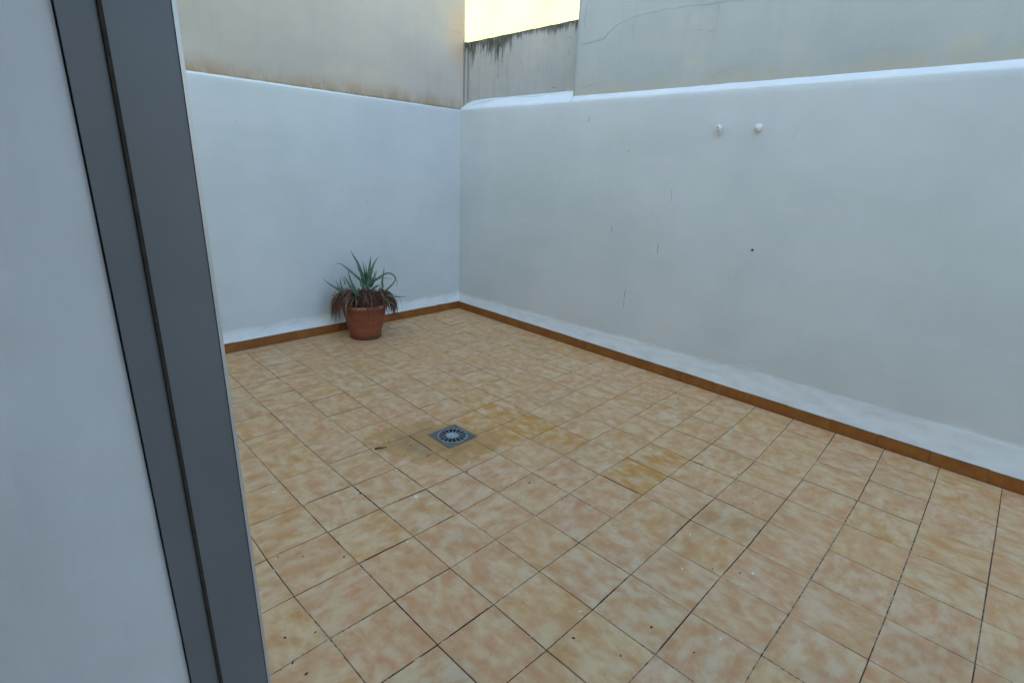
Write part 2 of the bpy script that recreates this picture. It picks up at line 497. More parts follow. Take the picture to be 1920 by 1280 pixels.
GR=[(0,0,-0.005,-0.030),(-1,-2,-1.040,2.023),(0,-1,0.005,0.960),(0,-2,-0.025,2.002),(0,-3,-0.059,3.078),(1,-1,0.995,0.986),(1,-2,0.972,2.022),(1,-3,0.959,3.053),(1,-4,0.911,4.161),(1,0,0.994,-0.019),(1,1,0.996,-1.033),(2,-1,2.001,0.960),(2,-2,1.996,2.033),(2,-3,1.968,3.138),(2,-4,1.944,4.183),(2,0,2.003,-0.003),(2,1,1.994,-1.010),(3,-1,3.010,0.965),(3,-2,3.006,2.028),(3,0,3.011,-0.014),(3,1,3.001,-1.019),(2,2,2.003,-2.033),(4,0,4.004,0.009),(0,-4,-0.083,4.161),(-1,-4,-1.080,4.167),(-2,-4,-2.069,4.173),(-1,-3,-1.051,3.080),(-1,0,-0.988,-0.051),(-2,0,-1.974,-0.041),(-3,0,-3.003,0.016),(0,1,0.019,-1.024),(-1,1,-0.988,-1.042),(-2,1,-1.939,-1.050),(0,2,0.025,-2.038),(-1,2,-0.967,-2.042),(1,2,1.000,-2.033),(0,3,0.035,-3.046),(-1,-1,-0.977,0.976),(-2,-1,-2.020,1.005),(-3,-1,-3.012,1.004),(-4,-1,-4.021,1.012),(-2,-2,-2.045,2.021),(-3,-2,-3.048,2.022),(-2,-3,-2.079,3.103),(-3,1,-2.979,-1.014),(-4,2,-3.962,-2.016),(-1,3,-0.952,-3.061),(-2,3,-1.936,-3.049),(-3,3,-2.923,-3.040),(-4,3,-3.948,-3.035),(-1,4,-0.967,-4.006),(-2,4,-1.967,-4.017),(-3,4,-2.995,-4.013),(0,4,0.028,-4.019),(-2,5,-2.009,-4.991),(-1,5,-1.025,-4.980),(0,5,0.003,-4.976),(1,5,0.997,-4.988),(0,6,-0.046,-5.971),(1,6,0.963,-5.978),(-1,6,-1.052,-5.979),(-2,6,-2.042,-5.969),(-3,6,-3.059,-5.961),(-1,7,-1.080,-6.975),(0,7,-0.073,-6.979),(2,6,1.967,-5.977),(2,5,1.981,-4.984),(2,4,1.992,-4.010),(3,5,3.003,-4.996),(1,4,0.999,-4.008),(2,3,2.000,-3.020),(3,3,3.011,-3.005),(3,4,3.015,-4.005),(3,2,3.016,-2.011),(4,2,4.011,-1.999),(4,3,4.016,-3.006),(4,4,4.021,-4.004),(4,1,4.023,-0.993),(5,3,4.995,-2.976),(-9,1,-9.220,-0.874),(-8,0,-8.205,0.091),(-9,3,-9.235,-2.869),(-8,2,-8.159,-1.895),(-7,2,-7.131,-1.898),(-6,2,-6.024,-1.969),(-5,2,-5.021,-1.976),(-7,3,-7.046,-2.955),(-6,3,-6.074,-2.944),(-5,3,-4.989,-3.005),(-8,4,-8.206,-3.872),(-7,4,-7.102,-3.879),(-6,4,-6.105,-3.933),(-8,1,-8.165,-0.944),(-7,1,-7.159,-0.899),(-6,1,-6.039,-0.920),(-9,2,-9.196,-1.872),(-10,2,-10.325,-1.798),(-10,3,-10.304,-2.894),(-7,0,-7.081,0.080),(-9,4,-9.305,-3.832),(-9,-1,-9.157,1.266),(-9,-3,-9.260,3.264),(-8,-3,-8.241,3.231),(-7,-3,-7.187,3.170),(-6,-3,-6.120,3.150),(-8,-2,-8.211,2.188),(-7,-2,-7.125,2.107),(-6,-2,-6.053,2.082),(-9,-2,-9.259,2.235),(-7,-4,-7.274,4.212),(-6,-4,-6.178,4.211),(-10,-3,-10.253,3.329),(-10,-2,-10.294,2.259),(-5,-4,-5.197,4.163),(-5,-3,-5.169,3.152),(-10,-4,-10.347,4.294),(-8,-1,-8.098,1.103),(-7,-1,-7.009,1.133),(-6,-1,-6.039,1.052),(-8,-4,-8.273,4.357)]
A = np.array([[1, u, v, u * u, u * v, v * v] for (u, v, x, y) in GR], float)
PX = np.linalg.lstsq(A, np.array([g[2] for g in GR]), rcond=None)[0]
PY = np.linalg.lstsq(A, np.array([g[3] for g in GR]), rcond=None)[0]
KN = {(g[0], g[1]): (g[2], g[3]) for g in GR}


def poly(u, v):
    uc = min(max(u, -11), 3.5); vc = min(max(v, -5), 7)
    a = np.array([1, uc, vc, uc * uc, uc * vc, vc * vc], float)
    x = a @ PX + (u - uc); y = a @ PY - (v - vc)
    if u > 3.5:                                # past the measured part the rows run on straight
        k = min(1.0, (u - 3.5) / 4)
        x = x * (1 - k) + (u * 1.003) * k
    return np.array([x, y])


def gpt(u, v):
    if (u, v) in KN:
        return np.array(KN[(u, v)])
    p = poly(u, v)
    ws = 0.25; acc = np.zeros(2)
    for (a, b), q in KN.items():
        d2 = (a - u) ** 2 + (b - v) ** 2
        if d2 < 9:
            wgt = math.exp(-d2 / 1.6)
            acc += wgt * (np.array(q) - poly(a, b)); ws += wgt
    return p + acc / ws


U0, U1, V0, V1 = -12, 17, -6, 14
GP = {(u, v): gpt(u, v) for u in range(U0, U1 + 1) for v in range(V0, V1 + 1)}
STAIN = {(-2, 0): 0.95, (-1, 0): 0.72, (1, -1): 0.78, (1, 0): 0.85, (-3, 0): 0.62, (-2, 1): 0.55, (-4, 0): 0.66, (-3, 1): 0.55, (-5, 0): 0.42,
         (-3, -1): 0.30, (-2, -1): 0.25, (-5, -4): 0.3, (-4, -5): 0.45, (-5, -5): 0.4, (-6, -4): 0.25, (-4, 1): 0.35, (-3, 2): 0.5, (-2, 2): 0.5, (-3, -5): 0.3, (-1, 2): 0.25, (-4, -1): 0.25}
rg = random.Random(11)
V, F, UV, CR, CS = [], [], [], [], []
for u in range(U0, U1):
    for v in range(V0, V1):
        P = [GP[(u, v)], GP[(u + 1, v)], GP[(u + 1, v + 1)], GP[(u, v + 1)]]
        cc = sum(P) / 4
        if cc[1] * T < -2.62 or cc[1] > 6.2: continue
        gap = [rg.uniform(0.005, 0.0105) for _ in range(4)]
        uvq = [(0, 0), (1, 0), (1, 1), (0, 1)]
        dz = rg.uniform(-0.0004, 0.0004); tx = rg.uniform(-1, 1) * 0.0018; ty = rg.uniform(-1, 1) * 0.0018
        k = len(V)
        ins = gap
        # corners inset by half the joint on each side, then a small eased edge
        def bil(a, b):
            return (P[0] * (1 - a) * (1 - b) + P[1] * a * (1 - b) + P[2] * a * b + P[3] * (1 - a) * b)
        for ring, (e, z) in enumerate(((0.0, -0.004), (0.0, -0.0006), (0.006, 0.0))):
            a0, a1, b0, b1 = ins[0] + e, 1 - ins[1] - e, ins[2] + e, 1 - ins[3] - e
            for (a, b) in ((a0, b0), (a1, b0), (a1, b1), (a0, b1)):
                q = bil(a, b)
                V.append((q[0] * T, q[1] * T, z + dz + (a - .5) * tx + (b - .5) * ty)); UV.append((a, b))
        F.append((k + 8, k + 9, k + 10, k + 11))
        for ring in (0, 1):
            for i in range(4):
                j = (i + 1) % 4
                F.append((k + ring * 4 + i, k + ring * 4 + j, k + ring * 4 + 4 + j, k + ring * 4 + 4 + i))
        c = (rg.random(), rg.random(), rg.random(), 1)
        s = STAIN.get((u, v), 0.0)
        CR += [c] * 12; CS += [(s, s, s, 1)] * 12
me = bpy.data.meshes.new("tiled_floor")
me.from_pydata(V, [], F)
me.materials.append(M['tile'])
bm = bmesh.new(); bm.from_mesh(me)
bmesh.ops.recalc_face_normals(bm, faces=bm.faces)
for f in bm.faces:
    if abs(f.normal.z) > 0.3 and f.normal.z < 0: f.normal_flip()
bm.to_mesh(me); bm.free()
uvl = me.uv_layers.new(name='UVMap')
for lp in me.loops:
    uvl.data[lp.index].uv = UV[lp.vertex_index]
ca = me.color_attributes.new('tile_rand', 'FLOAT_COLOR', 'POINT')
cb = me.color_attributes.new('stain', 'FLOAT_COLOR', 'POINT')
for i in range(len(V)):
    ca.data[i].color = CR[i]
    cb.data[i].color = CS[i]
fl = link(bpy.data.objects.new("floor", me))
tag(fl, kind='structure')
gx0, gx1, gy0, gy1 = -3.05, 4.3, -2.7, 1.5
gm = MB(); gm.box(gx0, gx1, gy0, gy1, -0.05, -0.0021)
tag(mesh("floor_grout", gm.v, gm.f, M['grout']), kind='structure')


# joints where the mortar has fallen out
def gat(u, v):
    u0, v0 = math.floor(u), math.floor(v)
    a, b = u - u0, v - v0
    return GP[(u0, v0)] * (1 - a) * (1 - b) + GP[(u0 + 1, v0)] * a * (1 - b) + GP[(u0 + 1, v0 + 1)] * a * b + GP[(u0, v0 + 1)] * (1 - a) * b
OV, OF = [], []
ro = random.Random(9)
for (ua, va, ub, vb, wd) in ((3, 3.42, 3, 3.86, .0052), (3, 3.08, 3, 3.2, .004), (-1.95, 5, -1.02, 5, .0045), (-1.9, 5, -1.75, 5, .011), (-1.6, 6, -1.02, 6, .0050), (-0.98, 6, -0.5, 6, .0055), (-2, 5.05, -2, 5.9, .0035),
                             (-1, 4.0, -1.0, 4.6, .003), (-1, 4, -0.2, 4, .0035), (-2, 4, -1.1, 4, .0035), (1.05, 6, 1.9, 6, .0035), (2, 5.1, 2, 5.8, .0032), (2.1, -1, 2.3, -1, .006), (0, 4.1, 0, 4.5, .003), (4, 2.1, 4, 3.9, .0032), (3, 0.1, 3, 1.8, .003), (4, 0.1, 4, 1.9, .0032), (1.1, 1, 1.9, 1, .003), (-3.0, 3, -2.1, 3, .003), (0, 5.1, 0, 5.9, .0028)):
    n_ = max(6, int(30 * max(abs(ub - ua), abs(vb - va))))
    k0 = len(OV)
    d_ = (gat(ub, vb) - gat(ua, va)); d_ = d_ / np.linalg.norm(d_); nn_ = np.array([-d_[1], d_[0]])
    for i in range(n_ + 1):
        t = i / n_
        q = gat(ua + (ub - ua) * t, va + (vb - va) * t) * T
        ww = wd * ro.uniform(0.25, 1.0) * min(1, 5 * t + .2, 5 * (1 - t) + .2) * 0.5
        for sg in (-1, 1):
            e = q + nn_ * ww * sg * ro.uniform(0.7, 1.2)
            OV += [(e[0], e[1], 0.0014), (e[0], e[1], -0.002)]
    for i in range(n_):
        a = k0 + 4 * i; b = a + 4
        OF += [(a, b, b + 2, a + 2), (a, a + 1, b + 1, b), (a + 2, b + 2, b + 3, a + 3), (a + 1, a + 3, b + 3, b + 1)]
mesh("open_joint", OV, OF, M['crumb'], fl)

# ------------------------------------------------------------------ walls
def strip(pts, w0, y, seed, taper=True):
    """thin irregular line on the plane y (local wall coords), 1 mm proud"""
    r = random.Random(seed)
    P = []
    for (a, b) in zip(pts, pts[1:]):
        a = Vector(a); b = Vector(b)
        n = max(2, int((b - a).length / 0.02))
        for i in range(n):
            t = i / n
            q = a.lerp(b, t)
            P.append(q + Vector((r.uniform(-1, 1), r.uniform(-1, 1))) * 0.0022)
    P.append(Vector(pts[-1]))
    n = len(P); V = []; F = []
    for i, q in enumerate(P):
        d = (P[min(i + 1, n - 1)] - P[max(i - 1, 0)])
        if d.length < 1e-6: d = Vector((1, 0))
        d.normalize()
        nn = Vector((-d.y, d.x))
        ww = w0 * (0.35 + 0.65 * r.random())
        if taper: ww *= min(1, 4 * (i + 0.5) / n, 4 * (n - i - 0.5) / n)
        for s in (-1, 1):
            e = q + nn * ww * s * 0.5
            yy = y(e.x, e.y) if callable(y) else y
            V.append((e.x, yy - 0.0012, e.y))
            V.append((e.x, yy + 0.003, e.y))
    for i in range(n - 1):
        a = i * 4; b = a + 4
        F += [(a, b, b + 2, a + 2), (a + 1, a + 3, b + 3, b + 1), (a, a + 1, b + 1, b), (a + 2, b + 2, b + 3, a + 3)]
    return V, F


H = 8.075 * T          # top of the white walls
FR = [(0.055, 0.148), (0.362, 0.149), (0.747, 0.163), (1.096, 0.179), (1.516, 0.186), (2.008, 0.185), (2.22, 0.203), (2.434, 0.223), (2.61, 0.2), (2.716, 0.21), (2.868, 0.204), (2.909, 0.238), (3.003, 0.219), (3.126, 0.256), (3.312, 0.235), (5, 0.24), (7.5, 0.24)]
FLf = [(-6, 0.14), (-2.159, 0.136), (-1.956, 0.138), (-1.74, 0.132), (-1.57, 0.141), (-1.394, 0.118), (-0.701, 0.139), (-0.495, 0.153), (-0.279, 0.153), (-0.026, 0.15), (0.3, 0.15)]


def interp(tab, x):
    return float(np.interp(x, [t[0] for t in tab], [t[1] for t in tab]))


def relief(tab, seed):
    def off(x, z):
        o = 0.0022 * nz3(x, 0, z, 1.1, seed) + 0.0012 * nz3(x, 0, z, 5, seed + 2) + 0.0006 * nz3(x * .5, 0, z, 26, seed + 5)
        zt = interp(tab, x) + 0.006 * nz3(x, 0, 0, 14, seed) + 0.003 * nz3(x, 0, 0, 45, seed)
        if z < zt:                             # plaster flares out over the skirting
            t = min(1.0, (zt - z) / max(0.03, zt - 0.078))
            o += 0.0022 * min(1, (zt - z) / 0.006) + 0.016 * t ** 1.7 + 0.0007 * nz3(x, 0, z * 2.0, 15, seed + 9)
        if z > H - 0.012:                      # eased top edge
            o -= (z - (H - 0.012)) * 0.35 + 0.0
        return o
    return off


zs = sorted(set([0.0, 0.04, 0.074] + frange(0.078, 0.30, 0.006) + frange(0.30, H - 0.012, 0.03) + [H - 0.006, H]))


def dense_x(a, b, c, d):
    return frange(a, b, 0.03)[:-1] + frange(b, c, 0.012)[:-1] + frange(c, d, 0.03)


wr = empty("white_wall", CORNER, RZ)
tag(wr, "long white painted wall on the right with two round knobs fixed near its top", "wall")
v_, f_ = slab(dense_x(-0.02, 0.0, 3.6, 6.6), zs, relief(FR, 1.7), 0.16)
mesh("plaster", v_, f_, M['white'], wr, smooth=False)
wl = empty("white_wall", CORNER, math.pi / 2)
tag(wl, "white painted wall on the left standing behind the potted aloe", "wall")
v_, f_ = slab(dense_x(-3.6, -2.6, 0.0, 0.012), zs, relief(FLf, 8.3), 0.16)
mesh("plaster", v_, f_, M['white'], wl, smooth=False)
for o_ in (wr, wl):
    for ch in o_.children:
        for p in ch.data.polygons: p.use_smooth = len(p.vertices) == 4 and abs(p.normal.y) > 0.3


def skirting(parent, xs, y0, seed):
    r = random.Random(seed)
    V, F, CRn = [], [], []
    for a, b in zip(xs, xs[1:]):
        k = len(V)
        g = 0.0012
        h = 0.0785 + r.uniform(-0.0015, 0.0015); yo = r.uniform(-0.0008, 0.0008); tl = r.uniform(-0.001, 0.001)
        prof = [(0.004, 0.0), (-0.022, 0.001), (-0.0225, h - 0.004), (-0.020, h), (0.004, h + 0.0005)]
        c = (r.random(), r.random(), r.random(), 1)
        for i, x in enumerate((a + g, b - g)):
            for (yy, z) in prof:
                V.append((x, yy + yo + y0, z + (tl if i else -tl) * (z > 0.01))); CRn.append(c)
        n = len(prof)
        for i in range(n - 1):
            F.append((k + i, k + i + 1, k + n + i + 1, k + n + i))
        F.append(tuple(k + i for i in range(n))); F.append(tuple(k + n + i for i in reversed(range(n))))
    o = mesh("skirting", V, F, M['skirt'], parent)
    ca = o.data.color_attributes.new('tile_rand', 'FLOAT_COLOR', 'POINT')
    for i, c in enumerate(CRn): ca.data[i].color = c
    # joints
    bmj = MB(); bmj.box(xs[0], xs[-1], y0 - 0.0195, y0, 0.0005, 0.0765)
    mesh("joint_filler", bmj.v, bmj.f, M['joint'], parent)
    return o


M['joint'] = simple("skirting_joint", (0.16, 0.10, 0.06), (0.30, 0.24, 0.18), 0.9, 12)
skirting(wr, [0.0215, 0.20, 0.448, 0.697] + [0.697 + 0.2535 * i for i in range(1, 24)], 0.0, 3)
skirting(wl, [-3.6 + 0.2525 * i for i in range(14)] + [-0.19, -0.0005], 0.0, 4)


def ledge(parent, x0, x1, yb, zlo, zhi, seed, taper=None, name="mortar_ledge"):
    """sloped mortar fillet from the face of the white wall up to the wall set back above it"""
    xs = frange(x0, x1, 0.02)
    V, F = [], []
    m = 7
    for x in xs:
        hi = zhi(x) if callable(zhi) else zhi
        hi += 0.0018 * nz3(x, 0, 0, 6, seed) + 0.0015 * nz3(x, 0, 0, 35, seed)
        for j in range(m):
            t = j / (m - 1)
            y = 0.002 + (yb + 0.006 - 0.002) * t
            z = zlo + (hi - zlo) * (t ** 0.93) + 0.0012 * nz3(x, t, 0, 18, seed + 4) * (1 if 0 < j else 0)
            if j == 0: z = zlo - 0.001
            V.append((x, y, z))
        V.append((x, yb + 0.006, zlo - 0.02)); V.append((x, 0.012, zlo - 0.02))
    n = m + 2
    for i in range(len(xs) - 1):
        for j in range(n):
            j2 = (j + 1) % n
            F.append((i * n + j, i * n + j2, (i + 1) * n + j2, (i + 1) * n + j))
    F.append(tuple(range(n))); F.append(tuple((len(xs) - 1) * n + j for j in reversed(range(n))))
    o = mesh(name, V, F, M['fillet'], parent)
    for p in o.data.polygons: p.use_smooth = len(p.vertices) == 4
    return o


XE = 5.672 * T                                # left end of the right upper wall
YB_L = 0.37 * T                               # setback of the low wall
YB_R = 0.12 * T
ledge(wr, -0.03, XE - 0.001, YB_L, H, lambda x: 8.485 * T - 0.028 * math.exp(-max(0, x) / 0.08), 2.2)
ledge(wr, XE, 6.6, YB_R, H + 0.001, lambda x: 8.285 * T + 0.004 * math.exp(-(x - XE) / 0.02), 5.1)
ledge(wl, -3.6, -0.004, 0.016, H - 0.002, lambda x: H + 0.004 + 0.0175 * min(1, (-x) / 2.2), 9.4)


def rough_panel(name, parent, x0, x1, z0, z1, y, thick, mat, seed, amp=0.002, edge=0.003):
    xs = frange(x0, x1, 0.03); zz = frange(z0, z1, 0.03)
    V, F = slab(xs, zz, lambda x, z: -y + amp * nz3(x, 0, z, 1.3, seed) + amp * 0.5 * nz3(x, 0, z, 7, seed), y + thick)
    # slightly wandering outline
    V = [(vx + (edge * nz3(0, 0, vz, 9, seed) if abs(vx - x0) < 1e-6 or abs(vx - x1) < 1e-6 else 0), vy,
          vz + (edge * nz3(vx, 0, 0, 9, seed) if abs(vz - z1) < 1e-6 else 0)) for vx, vy, vz in V]
    o = mesh(name, V, F, mat, parent)
    for p in o.data.polygons: p.use_smooth = len(p.vertices) == 4 and abs(p.normal.y) > 0.7
    return o


# left upper wall
ul = empty("rendered_wall", CORNER, math.pi / 2)
tag(ul, "tall grey-beige cement wall above the left white wall, with brown damp along its foot", "wall")
rough_panel("render", ul, -3.6, 0.252 * T, H + 0.003, 3.05, 0.06 * T, 0.2, M['conc_left'], 3.3)
for k, (pts, wd, mt) in enumerate([
    ([(-0.201, 2.696), (-0.104, 2.698), (-0.005, 2.698), (0.05, 2.697)], 0.0022, 'hair'),
    ([(0.052, 2.66), (0.049, 2.519), (0.058, 2.491), (0.056, 2.367), (0.052, 2.294), (0.050, 2.10)], 0.0024, 'crack')]):
    v_, f_ = strip(pts, wd, 0.06 * T - 0.0005, 20 + k)
    mesh("crack", v_, f_, M[mt], ul)

# low stained wall
lw = empty("low_wall", CORNER, RZ)
tag(lw, "low grey cement wall in the back corner with black mould running down from its top edge", "wall")
rough_panel("render", lw, -0.01 * T, 5.95 * T, H + 0.002, 10.52 * T, YB_L, 0.14, M['conc_low'], 6.1, edge=0.004)
m_ = MB(); m_.box(-0.14, -0.004, 0.245 * T + 0.004, YB_L + 0.05, H + 0.002, 10.515 * T)
mesh("render_return", m_.v, m_.f, M['conc_low'], lw)
for k, (pts, wd) in enumerate([
    ([(0.004, 2.615), (0.003, 2.506), (0.003, 2.394), (0.004, 2.279), (0.003, 2.13)], 0.004),
    ([(0.736, 2.40), (0.737, 2.374)], 0.004), ([(0.953, 2.315), (0.946, 2.298)], 0.004), ([(0.553, 2.382), (0.555, 2.298)], 0.003),
    ([(0.438, 2.323), (0.437, 2.281)], 0.008), ([(1.292, 2.433), (1.291, 2.413), (1.303, 2.378)], 0.004), ([(1.121, 2.156), (1.163, 2.15)], 0.007),
    ([(1.27, 2.513), (1.309, 2.508)], 0.003)]):
    v_, f_ = strip(pts, wd, YB_L, 40 + k)
    mesh("crack", v_, f_, M['crack'], lw)

# right upper wall
ur = empty("rendered_wall", CORNER, RZ)
tag(ur, "tall pale grey cement wall above the right white wall, crossed by faint hairline cracks", "wall")
rough_panel("render", ur, XE, 6.6, H + 0.004, 2.9, YB_R, 0.2, M['conc_right'], 9.9)
RU = [[(1.461, 2.429), (1.572, 2.435), (1.69, 2.44), (1.717, 2.478), (1.804, 2.523), (1.937, 2.554), (2.095, 2.556), (2.191, 2.565), (2.261, 2.55), (2.336, 2.556), (2.483, 2.539), (2.611, 2.54), (2.715, 2.527), (3.3, 2.56), (3.9, 2.53)],
      [(1.43, 2.128), (1.539, 2.119), (1.604, 2.143), (1.659, 2.147), (1.705, 2.123), (1.823, 2.115)], [(2.593, 2.108), (2.68, 2.14), (2.738, 2.155), (2.81, 2.155), (2.826, 2.147)],
      [(1.85, 2.297), (1.848, 2.267), (1.847, 2.235)], [(2.576, 2.527), (2.579, 2.47), (2.577, 2.368)], [(1.494, 2.707), (1.485, 2.632), (1.488, 2.547)],
      [(1.944, 2.5), (1.946, 2.413)], [(2.279, 2.433), (2.433, 2.407), (2.563, 2.382), (2.485, 2.379)], [(2.91, 2.126), (2.913, 2.09)],
      [(3.2, 2.12), (3.5, 2.17), (3.8, 2.15)], [(3.6, 2.9), (3.62, 2.6), (3.58, 2.45)]]
for k, pts in enumerate(RU):
    v_, f_ = strip(pts, 0.0010, YB_R, 60 + k)
    mesh("crack", v_, f_, M['hair'], ur)

# cracks in the ledge, scuffs on the white wall, ridge of paint
LEDY = lambda x, z: 0.0
def led_y(x, z):
    hi = 8.485 * T - 0.028 * math.exp(-max(0, x) / 0.08)
    t = min(1, max(0, (z - H) / (hi - H)))
    return 0.002 + (YB_L + 0.004) * t ** (1 / 0.93) - 0.0005
for k, pts in enumerate([[(0.19, 2.093), (0.35, 2.091), (0.46, 2.108), (0.67, 2.108), (0.84, 2.102), (0.97, 2.092), (1.09, 2.106), (1.224, 2.096), (1.39, 2.107)], [(0.158, 2.06), (0.293, 2.084), (0.423, 2.087)]]):
    v_, f_ = strip(pts, 0.002, led_y, 80 + k)
    mesh("crack", v_, f_, M['crack'], wr)
for k, (pts, wd) in enumerate([([(2.377, 0.995), (2.372, 0.956), (2.375, 0.918)], 0.003), ([(2.388, 0.875), (2.392, 0.868)], 0.004), ([(2.13, 0.599), (2.124, 0.553), (2.13, 0.533)], 0.005),
    ([(2.127, 0.504), (2.131, 0.458)], 0.004), ([(2.027, 1.658), (2.024, 1.636)], 0.004), ([(1.938, 1.083), (1.941, 1.036)], 0.002), ([(1.628, 1.894), (1.62, 1.857)], 0.002), ([(2.539, 1.744), (2.546, 1.74)], 0.004),
    ([(2.427, 1.391), (2.434, 1.308)], 0.0018)]):
    v_, f_ = strip(pts, wd, -0.0022, 90 + k)
    mesh("scratch", v_, f_, M['scuff'], wr)

# ------------------------------------------------------------------ things on the right wall
WM = Matrix.Translation(CORNER) @ Matrix.Rotation(RZ, 4, 'Z')


def lathe(prof, seg=32, axis='Z', closed=True):
    V, F = [], []
    for (r, z) in prof:
        for i in range(seg):
            a = 2 * math.pi * i / seg
            p = (r * math.cos(a), r * math.sin(a), z) if axis == 'Z' else (r * math.cos(a), -z, r * math.sin(a))
            V.append(p)
    n = len(prof)
    for j in range(n - 1):
        for i in range(seg):
            i2 = (i + 1) % seg
            F.append((j * seg + i, j * seg + i2, (j + 1) * seg + i2, (j + 1) * seg + i))
    if closed:
        F.append(tuple(range(seg))[::-1]); F.append(tuple((n - 1) * seg + i for i in range(seg)))
    return V, F


def on_wall(x, z):
    return WM @ Vector((x, -0.002, z))


XK = lambda t: (t + 11.26) * T
k1 = empty("wall_hook", on_wall(2.725, 1.790), RZ)
tag(k1, "white knob on a stub with a thin plate, left of the two wall knobs", "wall hook")
prof = [(0.006, -0.004), (0.007, 0.014), (0.012, 0.018), (0.0185, 0.024), (0.0205, 0.033), (0.0185, 0.042), (0.012, 0.049), (0.0055, 0.0515), (0.005, 0.049), (0.0005, 0.049)]
v_, f_ = lathe(prof, 28, 'Y')
v_ = [(x * (1 + .05 * nz3(x, y, z, 60, 1)), y, z * (1 + .05 * nz3(x, y, z, 60, 2))) for x, y, z in v_]
mesh("knob", v_, f_, M['knob'], k1, True)
m_ = MB(); m_.box(-0.019, -0.0155, -0.012, 0.006, -0.050, 0.030)
mesh("back_plate", m_.v, m_.f, M['knob'], k1)
m_ = MB(); m_.box(-0.016, 0.004, -0.006, 0.004, -0.034, -0.006)
mesh("bracket", m_.v, m_.f, M['knob'], k1)
v_, f_ = lathe([(0.0028, 0.048), (0.0028, 0.0525), (0.0005, 0.0528)], 10, 'Y')
mesh("screw_hole", v_, f_, M['rust'], k1)
k2 = empty("wall_plug", on_wall(2.968, 1.788), RZ)
tag(k2, "white painted round dome cap, right of the two knobs on the right wall", "wall plug")
prof = [(0.0245, -0.004), (0.0245, 0.003), (0.0235, 0.010), (0.0205, 0.018), (0.015, 0.0245), (0.009, 0.028), (0.0065, 0.030), (0.005, 0.034), (0.0005, 0.0352)]
v_, f_ = lathe(prof, 32, 'Y')
v_ = [(x * (1 + .05 * nz3(x, y, z, 50, 4)), y, z * (1 + .05 * nz3(x, y, z, 50, 5))) for x, y, z in v_]
mesh("dome", v_, f_, M['knob'], k2, True)
m_ = MB(); m_.box(-0.009, -0.0065, -0.0285, -0.010, -0.012, 0.006)
mesh("slot", m_.v, m_.f, M['scuff'], k2)
nl = empty("nail", on_wall(3.066, 1.042), RZ)
tag(nl, "small rusty nail head stuck in the white wall below the two knobs", "nail")
v_, f_ = lathe([(0.0022, -0.006), (0.0022, 0.010), (0.0055, 0.0105), (0.0055, 0.0125), (0.003, 0.0135), (0.0004, 0.0137)], 14, 'Y')
mesh("nail_head", v_, f_, M['rust'], nl)
v_, f_ = lathe([(0.0075, -0.003), (0.0068, 0.0006), (0.0020, 0.0009)], 14, 'Y')
mesh("rust_stain", v_, f_, M['litter'], nl)

# ------------------------------------------------------------------ drain
dr = empty("floor_drain", (-2.275 * T, -2.29 * T, 0), 0)
tag(dr, "square grey metal floor drain with a round slotted grate set in the tiles", "drain")
s_ = 0.102
NSEG = 64
RO = 0.088
V, F = [], []
# plate with a round opening
for z in (0.0, 0.0032):
    for i in range(NSEG):
        a = 2 * math.pi * i / NSEG
        V.append((RO * math.cos(a), RO * math.sin(a), z))
    for i in range(NSEG):
        a = 2 * math.pi * i / NSEG
        m = max(abs(math.cos(a)), abs(math.sin(a)))
        V.append((s_ * math.cos(a) / m, s_ * math.sin(a) / m, z - (0.0006 if z else 0)))
for i in range(NSEG):
    j = (i + 1) % NSEG
    a, b, c, d = 0, NSEG, 2 * NSEG, 3 * NSEG
    F += [(a + i, a + j, b + j, b + i), (c + i, d + i, d + j, c + j), (b + i, b + j, d + j, d + i), (a + i, c + i, c + j, a + j)]
mesh("plate", V, F, M['iron'], dr)
v_, f_ = lathe([(0.087, 0.0004), (0.087, 0.0012)], 48)
mesh("pit_shade", v_, f_, M['pit_shade'], dr)  # flat black disc, painted shade for the hollow under the slots
gt = MB()
# outer ring
ringp = [(0.0785, 0.0012), (0.0785, 0.0046), (0.0800, 0.0058), (0.083, 0.0058), (0.0865, 0.0044), (0.0872, 0.0012)]
V, F = [], []
for (r, z) in ringp:
    for i in range(48):
        a = 2 * math.pi * i / 48
        V.append((r * math.cos(a), r * math.sin(a), z))
for j in range(len(ringp)):
    j2 = (j + 1) % len(ringp)
    for i in range(48):
        i2 = (i + 1) % 48
        F.append((j * 48 + i, j * 48 + i2, j2 * 48 + i2, j2 * 48 + i))
gt.add(V, F)
NS = 16
for k in range(NS):
    a = 2 * math.pi * k / NS + 0.08
    ca_, sa_ = math.cos(a), math.sin(a)
    V = []
    for (r, w_) in ((0.030, 0.0014), (0.080, 0.0026)):
        for (sgn, z) in ((-1, 0.0012), (1, 0.0012), (1, 0.0052), (-1, 0.0052)):
            t_ = sgn * w_
            V.append((r * ca_ - t_ * sa_, r * sa_ + t_ * ca_, z))
    gt.add(V, [(0, 1, 2, 3), (7, 6, 5, 4), (0, 4, 5, 1), (1, 5, 6, 2), (2, 6, 7, 3), (3, 7, 4, 0)])
gr = mesh("grate", gt.v, gt.f, M['grate'], dr)
v_, f_ = lathe([(0.036, 0.0012), (0.036, 0.0050), (0.033, 0.0062), (0.018, 0.0072), (0.0008, 0.0075)], 40)
mesh("hub", v_, f_, simple("galvanised_hub", (0.46, 0.54, 0.60), (0.27, 0.33, 0.37), 0.35, 45, 0.35, 0.3), gr, True)

# ------------------------------------------------------------------ flower pot
PC = Vector((-10.087 * T, 0.039 * T, 0.0006))
pot = empty("flower_pot", PC, R_(15))
tag(pot, "round terracotta flower pot holding the half-dead aloe by the left wall", "flower pot")


